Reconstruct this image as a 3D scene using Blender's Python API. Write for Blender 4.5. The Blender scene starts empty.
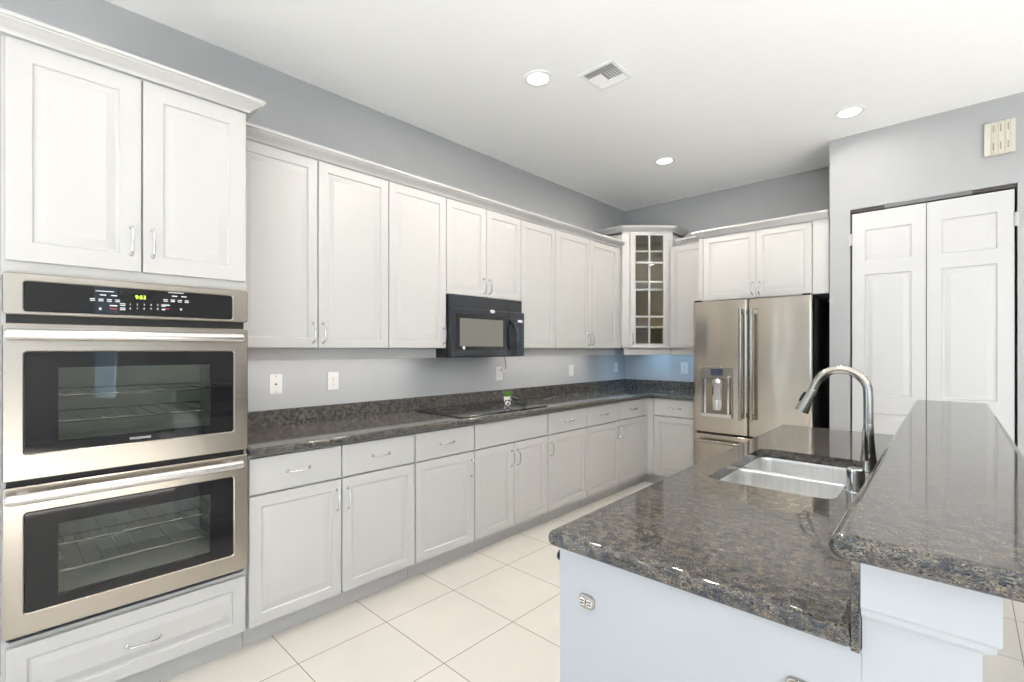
import bpy, bmesh, math, random
from mathutils import Vector, Matrix
random.seed(7)
S = bpy.context.scene
C = S.collection
PI = math.pi

# ---------------------------------------------------------------- camera
CAM_H = 1.38
cd = bpy.data.cameras.new('camera')
cam = bpy.data.objects.new('camera', cd); C.objects.link(cam)
cam.location = (0, 0, CAM_H)
cam.rotation_euler = (PI/2, 0, 0.7558)
cd.sensor_width = 36.0
cd.lens = 479.6/1024*36
cd.shift_y = 8.0/1024
cd.clip_start = 0.02
S.camera = cam

# ---------------------------------------------------------------- world, exposure, window light
S.view_settings.view_transform = 'Standard'
S.view_settings.look = 'None'
S.view_settings.exposure = -0.16
S.view_settings.gamma = 1.0
S.view_settings.use_curve_mapping = False
try:
    S.cycles.max_bounces = 14
    S.cycles.diffuse_bounces = 8
    S.cycles.glossy_bounces = 6
    S.cycles.transmission_bounces = 8
    S.cycles.use_denoising = True
    S.cycles.sample_clamp_indirect = 8.0
except Exception:
    pass
W = bpy.data.worlds.new('world'); S.world = W
W.use_nodes = True
bg = W.node_tree.nodes['Background']
bg.inputs[0].default_value = (0.62, 0.80, 1.0, 1)
bg.inputs[1].default_value = 2.5

# room extents
XL, YB = -2.96, 5.118          # left wall face, back wall face
XR, YF = 5.2, -4.2             # far right wall and the wall behind the camera
ZC = 3.03                      # ceiling

def area_light(name, loc, rot, sx, sy, power, col):
    ld = bpy.data.lights.new(name, 'AREA'); ld.shape = 'RECTANGLE'
    ld.size = sx; ld.size_y = sy; ld.energy = power; ld.color = col
    o = bpy.data.objects.new(name, ld); C.objects.link(o)
    o.location = loc; o.rotation_euler = rot
    return o
# daylight entering by the windows behind the camera and far to the right
area_light('daylight_front', (2.3, YF+0.06, 1.32), (PI/2, 0, 0), 3.3, 2.4, 26, (0.30, 0.62, 1.0))
area_light('daylight_right', (XR-0.06, -2.2, 1.3), (PI/2, 0, PI/2), 3.2, 2.3, 22, (0.85, 0.93, 1.0))
area_light('left_window_fill', (XL+0.03, -2.5, 1.25), (PI/2, 0, -PI/2), 2.2, 2.2, 26, (0.80, 0.90, 1.0))  # fill light added at the unseen left window, brightens the refrigerator door
# sun through the glass door behind the camera: a bright patch on the floor there lights the ceiling
sl = bpy.data.lights.new('sun', 'SUN'); sl.energy = 110.0; sl.angle = 0.02; sl.color = (1.0, 0.975, 0.96)
so = bpy.data.objects.new('sun', sl); C.objects.link(so); so.rotation_euler = (math.radians(54), 0, math.radians(45))

# unseen fill lights added under the upper cabinets to brighten the splash wall
UW = 0.55
for n_, y0_, y1_ in (('a', 0.80, 2.08), ('b', 2.92, 4.30)):
    area_light('under_cabinet_fill', (-2.79, (y0_+y1_)/2, 1.37), (0, 0, 0), 0.05, y1_-y0_, 3.3*(y1_-y0_), (1.0, 0.95, 0.90))
area_light('cooktop_fill', (-2.62, 2.50, 1.315), (0, 0, 0), 0.10, 0.40, 1.6, (1.0, 0.96, 0.90))  # fill light added below the microwave to lift the wall behind the cooktop
area_light('under_cabinet_fill', (-2.60, 4.86, 1.37), (0, 0, -PI/4), 0.05, 0.5, 2.2, (0.45, 0.72, 1.0))  # added blue fill, tints the wall in the corner
area_light('under_cabinet_fill', (-2.05, 4.93, 1.37), (0, 0, 0), 0.40, 0.05, 1.8, (0.45, 0.72, 1.0))  # added blue fill for the back wall

# ---------------------------------------------------------------- node helpers
def new_mat(name):
    m = bpy.data.materials.new(name); m.use_nodes = True
    nt = m.node_tree
    return m, nt, nt.nodes['Principled BSDF']
def N(nt, kind, **kw):
    n = nt.nodes.new(kind)
    for k, v in kw.items(): setattr(n, k, v)
    return n
def ramp(nt, stops, interp='LINEAR'):
    r = nt.nodes.new('ShaderNodeValToRGB'); cr = r.color_ramp; cr.interpolation = interp
    cr.elements[0].position, cr.elements[0].color = stops[0][0], (*stops[0][1], 1)
    cr.elements[1].position, cr.elements[1].color = stops[-1][0], (*stops[-1][1], 1)
    for p, c in stops[1:-1]:
        e = cr.elements.new(p); e.color = (*c, 1)
    return r
def plain(name, col, rough=0.5, metal=0.0, var=0.02, scale=6.0, bump=0.0, coat=0.0, spec=0.5):
    m, nt, b = new_mat(name)
    tc = N(nt, 'ShaderNodeTexCoord'); nz = N(nt, 'ShaderNodeTexNoise')
    nz.inputs['Scale'].default_value = scale; nz.inputs['Detail'].default_value = 3
    nt.links.new(tc.outputs['Object'], nz.inputs['Vector'])
    lo = tuple(max(0, c*(1-var)) for c in col); hi = tuple(min(1, c*(1+var)) for c in col)
    r = ramp(nt, [(0.3, lo), (0.7, hi)])
    nt.links.new(nz.outputs['Fac'], r.inputs['Fac']); nt.links.new(r.outputs['Color'], b.inputs['Base Color'])
    b.inputs['Roughness'].default_value = rough; b.inputs['Metallic'].default_value = metal
    b.inputs['Coat Weight'].default_value = coat; b.inputs['Specular IOR Level'].default_value = spec
    if bump:
        bp = N(nt, 'ShaderNodeBump'); bp.inputs['Strength'].default_value = bump; bp.inputs['Distance'].default_value = 0.002
        n2 = N(nt, 'ShaderNodeTexNoise'); n2.inputs['Scale'].default_value = 220
        nt.links.new(tc.outputs['Object'], n2.inputs['Vector'])
        nt.links.new(n2.outputs['Fac'], bp.inputs['Height']); nt.links.new(bp.outputs['Normal'], b.inputs['Normal'])
    return m
def emit(name, col, strength):
    m, nt, b = new_mat(name)
    b.inputs['Base Color'].default_value = (*[min(1, c) for c in col], 1)
    b.inputs['Emission Color'].default_value = (*col, 1); b.inputs['Emission Strength'].default_value = strength
    return m
def steel(name, col, rough=0.24, brush=(3, 3, 400), wave=0.0):
    m, nt, b = new_mat(name)
    tc = N(nt, 'ShaderNodeTexCoord'); mp = N(nt, 'ShaderNodeMapping'); mp.inputs['Scale'].default_value = brush
    nz = N(nt, 'ShaderNodeTexNoise'); nz.inputs['Scale'].default_value = 1.0; nz.inputs['Detail'].default_value = 4
    nt.links.new(tc.outputs['Object'], mp.inputs['Vector']); nt.links.new(mp.outputs['Vector'], nz.inputs['Vector'])
    r = ramp(nt, [(0.3, tuple(c*0.94 for c in col)), (0.7, tuple(min(1, c*1.05) for c in col))])
    nt.links.new(nz.outputs['Fac'], r.inputs['Fac']); nt.links.new(r.outputs['Color'], b.inputs['Base Color'])
    mr = N(nt, 'ShaderNodeMapRange'); mr.inputs['To Min'].default_value = rough*0.85; mr.inputs['To Max'].default_value = rough*1.2
    nt.links.new(nz.outputs['Fac'], mr.inputs['Value']); nt.links.new(mr.outputs['Result'], b.inputs['Roughness'])
    b.inputs['Metallic'].default_value = 1.0
    if wave:
        n2 = N(nt, 'ShaderNodeTexNoise'); n2.inputs['Scale'].default_value = 1.0; n2.inputs['Detail'].default_value = 1
        m2 = N(nt, 'ShaderNodeMapping'); m2.inputs['Scale'].default_value = (5, 5, 1.3)
        nt.links.new(tc.outputs['Object'], m2.inputs['Vector']); nt.links.new(m2.outputs['Vector'], n2.inputs['Vector'])
        bp = N(nt, 'ShaderNodeBump'); bp.inputs['Strength'].default_value = 1.0; bp.inputs['Distance'].default_value = wave
        nt.links.new(n2.outputs['Fac'], bp.inputs['Height']); nt.links.new(bp.outputs['Normal'], b.inputs['Normal'])
    return m
def granite(name):
    m, nt, b = new_mat(name)
    tc = N(nt, 'ShaderNodeTexCoord')
    # warped coordinates so that the crystals come out as irregular slivers
    wn = N(nt, 'ShaderNodeTexNoise'); wn.inputs['Scale'].default_value = 30
    nt.links.new(tc.outputs['Object'], wn.inputs['Vector'])
    mx = N(nt, 'ShaderNodeMixRGB', blend_type='ADD'); mx.inputs['Fac'].default_value = 0.03
    nt.links.new(tc.outputs['Object'], mx.inputs['Color1']); nt.links.new(wn.outputs['Color'], mx.inputs['Color2'])
    mp = N(nt, 'ShaderNodeMapping'); mp.inputs['Scale'].default_value = (0.55, 1.2, 1.2); mp.inputs['Rotation'].default_value = (0, 0, 0.5)
    nt.links.new(mx.outputs['Color'], mp.inputs['Vector'])
    v = N(nt, 'ShaderNodeTexVoronoi'); v.inputs['Scale'].default_value = 560
    nt.links.new(mp.outputs['Vector'], v.inputs['Vector'])
    sep = N(nt, 'ShaderNodeSeparateColor'); nt.links.new(v.outputs['Color'], sep.inputs['Color'])
    r = ramp(nt, [(0.0, (0.020, 0.021, 0.025)), (0.16, (0.050, 0.064, 0.088)), (0.34, (0.095, 0.098, 0.102)),
                  (0.54, (0.140, 0.120, 0.095)), (0.78, (0.185, 0.152, 0.110)), (0.94, (0.27, 0.24, 0.195))], 'CONSTANT')
    nt.links.new(sep.outputs['Red'], r.inputs['Fac'])
    n2 = N(nt, 'ShaderNodeTexNoise'); n2.inputs['Scale'].default_value = 45; n2.inputs['Detail'].default_value = 5
    nt.links.new(tc.outputs['Object'], n2.inputs['Vector'])
    r2 = ramp(nt, [(0.36, (0.34, 0.39, 0.47)), (0.62, (0.98, 0.93, 0.86))])
    nt.links.new(n2.outputs['Fac'], r2.inputs['Fac'])
    mul = N(nt, 'ShaderNodeMixRGB', blend_type='MULTIPLY'); mul.inputs['Fac'].default_value = 1.0
    nt.links.new(r.outputs['Color'], mul.inputs['Color1']); nt.links.new(r2.outputs['Color'], mul.inputs['Color2'])
    nt.links.new(mul.outputs['Color'], b.inputs['Base Color'])
    b.inputs['Roughness'].default_value = 0.06; b.inputs['IOR'].default_value = 1.52
    b.inputs['Coat Weight'].default_value = 0.08; b.inputs['Coat Roughness'].default_value = 0.02
    return m
def glass_pane(name, tint, gloss=0.12, rough=0.02):
    m = bpy.data.materials.new(name); m.use_nodes = True; nt = m.node_tree
    nt.nodes.remove(nt.nodes['Principled BSDF'])
    out = nt.nodes['Material Output']
    t = N(nt, 'ShaderNodeBsdfTransparent'); t.inputs['Color'].default_value = (*tint, 1)
    g = N(nt, 'ShaderNodeBsdfGlossy'); g.inputs['Roughness'].default_value = rough
    fr = N(nt, 'ShaderNodeLayerWeight'); fr.inputs['Blend'].default_value = 0.5
    pw = N(nt, 'ShaderNodeMath', operation='POWER'); pw.inputs[1].default_value = 4.0
    nt.links.new(fr.outputs['Facing'], pw.inputs[0])
    ad = N(nt, 'ShaderNodeMath', operation='ADD'); ad.inputs[1].default_value = gloss; ad.use_clamp = True
    nt.links.new(pw.outputs['Value'], ad.inputs[0])
    mix = N(nt, 'ShaderNodeMixShader')
    nt.links.new(ad.outputs['Value'], mix.inputs['Fac']); nt.links.new(t.outputs['BSDF'], mix.inputs[1]); nt.links.new(g.outputs['BSDF'], mix.inputs[2])
    nt.links.new(mix.outputs['Shader'], out.inputs['Surface'])
    return m
def floor_mat():
    m, nt, b = new_mat('floor_tile')
    tc = N(nt, 'ShaderNodeTexCoord'); mp = N(nt, 'ShaderNodeMapping')
    mp.inputs['Location'].default_value = (2.124 + 0.463*20, -0.887 + 0.4405*20, 0)
    nt.links.new(tc.outputs['Object'], mp.inputs['Vector'])
    br = N(nt, 'ShaderNodeTexBrick'); br.offset = 0.0; br.squash = 1.0
    br.inputs['Scale'].default_value = 1.0
    br.inputs['Brick Width'].default_value = 0.463; br.inputs['Row Height'].default_value = 0.4405
    br.inputs['Mortar Size'].default_value = 0.0022; br.inputs['Mortar Smooth'].default_value = 0.2
    br.inputs['Color1'].default_value = (0.64, 0.605, 0.56, 1); br.inputs['Color2'].default_value = (0.61, 0.575, 0.53, 1)
    br.inputs['Mortar'].default_value = (0.17, 0.14, 0.11, 1)
    nt.links.new(mp.outputs['Vector'], br.inputs['Vector'])
    nz = N(nt, 'ShaderNodeTexNoise'); nz.inputs['Scale'].default_value = 3.0; nz.inputs['Detail'].default_value = 5
    nt.links.new(tc.outputs['Object'], nz.inputs['Vector'])
    r = ramp(nt, [(0.3, (0.95, 0.95, 0.95)), (0.7, (1.04, 1.04, 1.04))]); nt.links.new(nz.outputs['Fac'], r.inputs['Fac'])
    mul = N(nt, 'ShaderNodeMixRGB', blend_type='MULTIPLY'); mul.inputs['Fac'].default_value = 1.0
    nt.links.new(br.outputs['Color'], mul.inputs['Color1']); nt.links.new(r.outputs['Color'], mul.inputs['Color2'])
    nt.links.new(mul.outputs['Color'], b.inputs['Base Color'])
    b.inputs['Roughness'].default_value = 0.28
    return m

M = {
    'cab': plain('white_cabinet', (0.485, 0.476, 0.462), 0.32, var=0.01),
    'cabin': plain('tan_cabinet_interior', (0.50, 0.40, 0.25), 0.6, var=0.05),
    'wall': plain('grey_wall_paint', (0.345, 0.35, 0.354), 0.75, var=0.015, bump=0.15),
    'ceil': plain('white_ceiling_paint', (0.96, 0.96, 0.955), 0.9, var=0.01, bump=0.2),
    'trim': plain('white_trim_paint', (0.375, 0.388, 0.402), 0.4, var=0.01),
    'door': plain('white_door_paint', (0.48, 0.48, 0.482), 0.4, var=0.01),
    'floor': floor_mat(),
    'gran': granite('blue_brown_granite'),
    'steel': steel('brushed_steel', (0.50, 0.455, 0.40), 0.24, (2, 2, 260)),
    'steelf': steel('brushed_steel_fridge', (0.60, 0.53, 0.445), 0.20, (3, 3, 500), wave=0.006),
    'steelh': steel('satin_steel_handle', (0.74, 0.72, 0.70), 0.22, (40, 40, 40)),
    'sinkst': steel('sink_steel', (0.86, 0.86, 0.86), 0.34, (200, 3, 3)),
    'chrome': plain('chrome', (0.82, 0.82, 0.82), 0.10, 1.0),
    'nickel': plain('brushed_nickel', (0.44, 0.41, 0.37), 0.22, 1.0),
    'pull': plain('satin_chrome_pull', (0.70, 0.70, 0.70), 0.22, 1.0),
    'black': plain('black_plastic', (0.012, 0.012, 0.013), 0.25),
    'matblack': plain('matt_black', (0.010, 0.010, 0.011), 0.55),
    'fside': plain('fridge_black_side', (0.012, 0.012, 0.013), 0.55),
    'bglass': plain('black_glass', (0.010, 0.010, 0.011), 0.04, spec=0.45),
    'mgloss': plain('gloss_black_enamel', (0.020, 0.023, 0.028), 0.10, coat=0.1),
    'mwin': plain('grey_microwave_window', (0.15, 0.145, 0.125), 0.10, coat=0.2),
    'ovencav': plain('grey_oven_cavity', (0.55, 0.56, 0.50), 0.5, var=0.08),
    'rack': plain('chrome_oven_rack', (0.30, 0.28, 0.24), 0.3, 1.0),
    'ovglass': glass_pane('oven_window_glass', (0.80, 0.82, 0.80), 0.06),
    'cabglass': glass_pane('cabinet_glass', (0.92, 0.93, 0.90), 0.04),
    'winglass': glass_pane('window_glass', (0.95, 0.97, 0.98), 0.04),
    'plate': plain('white_plate_plastic', (0.58, 0.57, 0.55), 0.35),
    'ivory': plain('ivory_plastic', (0.52, 0.50, 0.43), 0.5),
    'slot': plain('dark_slot', (0.05, 0.045, 0.04), 0.6),
    'tanslot': plain('tan_slot', (0.30, 0.24, 0.15), 0.6),
    'print': plain('white_print', (0.75, 0.75, 0.75), 0.5),
    'redprint': plain('red_print', (0.5, 0.05, 0.03), 0.5),
    'disp': emit('lit_clock_digits', (0.55, 0.9, 0.05), 1.6),
    'lens': emit('lit_lamp_lens', (1.0, 0.95, 0.86), 4.0),
    'pot': plain('white_pot', (0.82, 0.80, 0.76), 0.5),
    'soil': plain('dark_soil', (0.03, 0.02, 0.015), 0.9),
    'leaf': plain('green_leaf', (0.10, 0.28, 0.03), 0.5, var=0.3, scale=60),
    'lcd': plain('blue_grey_lcd', (0.04, 0.055, 0.09), 0.15),
    'vent': plain('white_vent_metal', (0.86, 0.86, 0.85), 0.5),
    'ventdark': plain('dark_duct', (0.36, 0.36, 0.36), 0.8),
    'vgrey': plain('grey_metal_track', (0.15, 0.155, 0.16), 0.5),
    'niche': plain('brown_grey_niche', (0.17, 0.135, 0.09), 0.3),
    'cookglass': plain('black_cooktop_glass', (0.010, 0.010, 0.011), 0.10, spec=0.3),
    'cream': plain('cream_paint_shelf', (0.75, 0.72, 0.64), 0.5),
}

# ---------------------------------------------------------------- mesh helpers
def finish(name, bm, mat, parent=None, angle=32, smooth=True):
    bmesh.ops.recalc_face_normals(bm, faces=bm.faces)
    me = bpy.data.meshes.new(name); bm.to_mesh(me); bm.free()
    me.materials.append(mat)
    if smooth:
        me.shade_smooth(); me.set_sharp_from_angle(angle=math.radians(angle))
    o = bpy.data.objects.new(name, me); C.objects.link(o)
    if smooth:
        wn = o.modifiers.new('weighted_normals', 'WEIGHTED_NORMAL'); wn.keep_sharp = True; wn.weight = 90
    if parent is not None: o.parent = parent
    return o
def part(name, mat, parent, *builders, label=None):
    bm = bmesh.new()
    for b in builders: b(bm)
    o = finish(name, bm, mat, parent)
    if label: o['label'] = label
    return o
def thing(name, label, cat, loc=(0, 0, 0), rz=0.0, group=None):
    o = bpy.data.objects.new(name, None); C.objects.link(o)
    o.empty_display_size = 0.1
    o.location = loc; o.rotation_euler = (0, 0, rz)
    o['label'] = label; o['category'] = cat
    if group: o['group'] = group
    return o
def tag(o, label, cat, group=None):
    o['label'] = label; o['category'] = cat
    if group: o['group'] = group
    return o
def struct(name, mat, *builders, parent=None):
    o = part(name, mat, parent, *builders)
    if parent is None: o['kind'] = 'structure'
    return o

def box(x0, x1, y0, y1, z0, z1, bev=0.0, seg=2):
    def f(bm):
        x = sorted((x0, x1)); y = sorted((y0, y1)); z = sorted((z0, z1))
        vs = [bm.verts.new((a, b, c)) for a in x for b in y for c in z]
        fs = [(0, 1, 3, 2), (4, 6, 7, 5), (0, 4, 5, 1), (2, 3, 7, 6), (0, 2, 6, 4), (1, 5, 7, 3)]
        faces = [bm.faces.new([vs[i] for i in q]) for q in fs]
        if bev > 0:
            es = set(e for fc in faces for e in fc.edges)
            bmesh.ops.bevel(bm, geom=list(es), offset=bev, segments=seg, affect='EDGES', profile=0.5)
    return f
def tube(path, r, n=8, cap=True):
    """round tube along a polyline; r a number or a list"""
    def f(bm):
        pts = [Vector(p) for p in path]; k = len(pts)
        rs = [r]*k if isinstance(r, (int, float)) else list(r)
        t0 = (pts[1]-pts[0]).normalized()
        up = Vector((0, 0, 1)) if abs(t0.z) < 0.9 else Vector((1, 0, 0))
        nrm = t0.cross(up).normalized()
        rings = []
        for i, p in enumerate(pts):
            if i == 0: t = (pts[1]-pts[0])
            elif i == k-1: t = (pts[-1]-pts[-2])
            else: t = (pts[i+1]-pts[i]).normalized() + (pts[i]-pts[i-1]).normalized()
            t.normalize()
            nrm = (nrm - t*nrm.dot(t)).normalized(); b = t.cross(nrm)
            rings.append([bm.verts.new(p + (nrm*math.cos(2*PI*j/n) + b*math.sin(2*PI*j/n))*rs[i]) for j in range(n)])
        for a, b in zip(rings[:-1], rings[1:]):
            for j in range(n): bm.faces.new((a[j], a[(j+1) % n], b[(j+1) % n], b[j]))
        if cap:
            bm.faces.new(rings[0][::-1]); bm.faces.new(rings[-1])
    return f
def lathe(prof, n=24, at=(0, 0, 0), axis='Z', cap=True):
    """prof: list of (radius, height)"""
    def f(bm):
        rings = []
        for (r, h) in prof:
            ring = []
            for j in range(n):
                a = 2*PI*j/n; c, s = r*math.cos(a), r*math.sin(a)
                p = {'Z': (c, s, h), 'Y': (c, h, s), 'X': (h, c, s)}[axis]
                ring.append(bm.verts.new(Vector(at)+Vector(p)))
            rings.append(ring)
        for a, b in zip(rings[:-1], rings[1:]):
            for j in range(n): bm.faces.new((a[j], a[(j+1) % n], b[(j+1) % n], b[j]))
        if cap:
            if prof[0][0] > 1e-5: bm.faces.new(rings[0][::-1])
            if prof[-1][0] > 1e-5: bm.faces.new(rings[-1])
        bmesh.ops.remove_doubles(bm, verts=[v for r in rings for v in r], dist=1e-6)
    return f
def rrect(x0, x1, z0, z1, r, n=5):
    """rounded rectangle outline (counter-clockwise)"""
    if r <= 1e-5: return [(x0, z0), (x1, z0), (x1, z1), (x0, z1)]
    pts = []
    for cx, cz, a0 in ((x1-r, z0+r, -PI/2), (x1-r, z1-r, 0), (x0+r, z1-r, PI/2), (x0+r, z0+r, PI)):
        for i in range(n+1):
            a = a0 + PI/2*i/n; pts.append((cx+r*math.cos(a), cz+r*math.sin(a)))
    return pts
def loft(rings, capa=True, capb=True):
    def f(bm):
        rs = [[bm.verts.new(p) for p in ring] for ring in rings]; n = len(rs[0])
        for a, b in zip(rs[:-1], rs[1:]):
            for j in range(n): bm.faces.new((a[j], a[(j+1) % n], b[(j+1) % n], b[j]))
        if capa: bm.faces.new(rs[0][::-1])
        if capb: bm.faces.new(rs[-1])
    return f
def rings_xz(x0, x1, z0, z1, prof, r=0.0, n=4):
    """front-facing slab: prof = list of (inset, y); returns loft rings"""
    out = []
    for ins, y in prof:
        rr = max(r-ins*0.0, 0) if r else 0
        out.append([(px, y, pz) for px, pz in rrect(x0+ins, x1-ins, z0+ins, z1-ins, rr, n)])
    return out
def panel(x0, x1, z0, z1, yb, t, fw, depth=0.007):
    """raised-panel door leaf with a routed rectangle, back at yb, front at yb-t"""
    yf = yb-t
    prof = [(0, yb), (0, yf+0.004), (0.0015, yf+0.0012), (0.005, yf), (fw, yf), (fw+0.004, yf+depth*0.8), (fw+0.009, yf+depth),
            (fw+0.014, yf+depth), (fw+0.036, yf+0.0014), (fw+0.038, yf+0.0004), (fw+0.041, yf)]
    return loft(rings_xz(x0, x1, z0, z1, prof))
def slabdoor(x0, x1, z0, z1, yb, t):
    yf = yb-t
    return loft(rings_xz(x0, x1, z0, z1, [(0, yb), (0, yf+0.005), (0.002, yf+0.0015), (0.006, yf)]))
def rplate(x0, x1, z0, z1, r, yb, yf, bev=0.003, n=5):
    out = []
    for ins, y in ((0, yb), (0, yf+bev), (bev*0.4, yf+bev*0.3), (bev, yf)):
        out.append([(px, y, pz) for px, pz in rrect(x0+ins, x1-ins, z0+ins, z1-ins, max(r-ins, 0.0005), n)])
    return loft(out)
def frame_xz(x0, x1, z0, z1, hx0, hx1, hz0, hz1, yb, yf, ro=0.01, ri=0.012, bev=0.004, n=5):
    """front-facing frame: rounded rectangle with a rounded hole"""
    def f(bm):
        seq = []
        for ins, y in ((0, yb), (0, yf+bev), (bev, yf)):
            seq.append([(px, y, pz) for px, pz in rrect(x0+ins, x1-ins, z0+ins, z1-ins, max(ro-ins, 0.0005), n)])
        for ins, y in ((bev, yf), (0, yf+bev), (0, yb)):
            seq.append([(px, y, pz) for px, pz in rrect(hx0-ins, hx1+ins, hz0-ins, hz1+ins, ri+ins, n)])
        rs = [[bm.verts.new(p) for p in ring] for ring in seq]; m = len(rs[0])
        rs.append(rs[0])
        for a, b in zip(rs[:-1], rs[1:]):
            for j in range(m): bm.faces.new((a[j], a[(j+1) % m], b[(j+1) % m], b[j]))
    return f
def sweep(path, prof, z0=0.0):
    """mitred moulding: path = 2-D points, prof = closed list of (out, z); 'out' is to the right of the walking direction"""
    def f(bm):
        pts = [Vector(p) for p in path]; k = len(pts); rings = []
        for i, p in enumerate(pts):
            ds = []
            if i > 0: ds.append((pts[i]-pts[i-1]).normalized())
            if i < k-1: ds.append((pts[i+1]-pts[i]).normalized())
            ns = [Vector((d.y, -d.x)) for d in ds]
            nn = ns[0] if len(ns) == 1 else (ns[0]+ns[1]).normalized()
            sc = 1.0 if len(ns) == 1 else 1.0/max(0.2, nn.dot(ns[0]))
            rings.append([bm.verts.new((p.x+nn.x*o*sc, p.y+nn.y*o*sc, z0+z)) for o, z in prof])
        m = len(prof)
        for a, b in zip(rings[:-1], rings[1:]):
            for j in range(m): bm.faces.new((a[j], a[(j+1) % m], b[(j+1) % m], b[j]))
        bm.faces.new(rings[0][::-1]); bm.faces.new(rings[-1])
    return f
CROWN = [(0.0, 0.0), (0.006, 0.0), (0.008, 0.006), (0.012, 0.012), (0.020, 0.020), (0.031, 0.026), (0.036, 0.034), (0.044, 0.038), (0.046, 0.044), (0.052, 0.046), (0.052, 0.060), (0.0, 0.060)]
def text_obj(name, s, size, mat, parent, loc, rx=PI/2, depth=0.0006, align='CENTER', squash=1.0):
    cu = bpy.data.curves.new(name, 'FONT'); cu.body = s; cu.size = size; cu.extrude = depth
    cu.align_x = align; cu.align_y = 'CENTER'
    tmp = bpy.data.objects.new(name+'_tmp', cu); C.objects.link(tmp)
    bpy.context.view_layer.update()
    dg = bpy.context.evaluated_depsgraph_get()
    me = bpy.data.meshes.new_from_object(tmp.evaluated_get(dg))
    bpy.data.objects.remove(tmp); bpy.data.curves.remove(cu)
    me.transform(Matrix.Translation(loc) @ Matrix.Rotation(rx, 4, 'X') @ Matrix.Diagonal((squash, 1, 1, 1)))
    me.name = name; me.materials.clear(); me.materials.append(mat)
    o = bpy.data.objects.new(name, me); C.objects.link(o)
    if parent is not None: o.parent = parent
    return o
def slab(name, outlines, z0, z1, bev, mat, parent=None, holes=None):
    """stone slab with a rounded edge from 2-D outlines (first the outside, then holes)"""
    cu = bpy.data.curves.new(name, 'CURVE'); cu.dimensions = '2D'; cu.fill_mode = 'BOTH'
    cu.extrude = max(0.0, (z1-z0)/2-bev); cu.bevel_depth = bev; cu.bevel_resolution = 4; cu.offset = -bev
    for ol in outlines:
        sp = cu.splines.new('POLY'); sp.points.add(len(ol)-1); sp.use_cyclic_u = True
        for p, q in zip(sp.points, ol): p.co = (q[0], q[1], 0, 1)
    tmp = bpy.data.objects.new(name+'_tmp', cu); C.objects.link(tmp)
    bpy.context.view_layer.update()
    dg = bpy.context.evaluated_depsgraph_get()
    me = bpy.data.meshes.new_from_object(tmp.evaluated_get(dg))
    bpy.data.objects.remove(tmp); bpy.data.curves.remove(cu)
    me.transform(Matrix.Translation((0, 0, (z0+z1)/2)))
    bm = bmesh.new(); bm.from_mesh(me); bmesh.ops.remove_doubles(bm, verts=bm.verts, dist=1e-5)
    bmesh.ops.recalc_face_normals(bm, faces=bm.faces)
    if holes:
        bm.to_mesh(me)
        cut = bmesh.new(); loft([[(x, y, z) for x, y in holes] for z in (z0-0.05, z1+0.05)])(cut)
        bmesh.ops.recalc_face_normals(cut, faces=cut.faces)
        mc = bpy.data.meshes.new('cut'); cut.to_mesh(mc); cut.free()
        oa = bpy.data.objects.new('slab_tmp', me); ob = bpy.data.objects.new('cut_tmp', mc); C.objects.link(oa); C.objects.link(ob)
        md = oa.modifiers.new('cut', 'BOOLEAN'); md.operation = 'DIFFERENCE'; md.object = ob; md.solver = 'EXACT'
        bpy.context.view_layer.update(); dg = bpy.context.evaluated_depsgraph_get()
        m2 = bpy.data.meshes.new_from_object(oa.evaluated_get(dg))
        bm.free(); bm = bmesh.new(); bm.from_mesh(m2)
        bpy.data.objects.remove(oa); bpy.data.objects.remove(ob); bpy.data.meshes.remove(m2); bpy.data.meshes.remove(mc)
    bpy.data.meshes.remove(me)
    o = finish(name, bm, mat, parent, angle=40)
    return o
def bow_pull(length, out=0.030, r=0.0042):
    """bow-shaped wire pull, centred, standing along z, feet on the plane y=0"""
    L = length/2
    def f(bm):
        path = [(0, 0.0005, -L), (0, -out*0.35, -L), (0, -out*0.72, -L+0.006), (0, -out*0.92, -L+0.016)]
        for i in range(1, 8):
            u = i/8; path.append((0, -out*(0.92+0.10*math.sin(PI*u)), (-L+0.016)+u*(2*L-0.032)))
        path += [(0, -out*0.92, L-0.016), (0, -out*0.72, L-0.006), (0, -out*0.35, L), (0, 0.0005, L)]
        tube(path, r, 8)(bm)
        for s in (-1, 1):
            lathe([(0.0085, 0.0), (0.0085, -0.003), (0.006, -0.006), (0.0, -0.006)], 12, (0, 0, s*L), 'Y')(bm)
    return f
PULL_ME = None
def add_pull(parent, x, y, z, horizontal=False, length=0.105):
    global PULL_ME
    if PULL_ME is None:
        bm = bmesh.new(); bow_pull(length)(bm)
        o = finish('handle', bm, M['pull'], parent); PULL_ME = o.data
    else:
        o = bpy.data.objects.new('handle', PULL_ME); C.objects.link(o); o.parent = parent
    o.location = (x, y, z)
    if horizontal: o.rotation_euler = (0, PI/2, 0)
    o['label'] = 'satin chrome bow handle'
    return o

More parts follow.
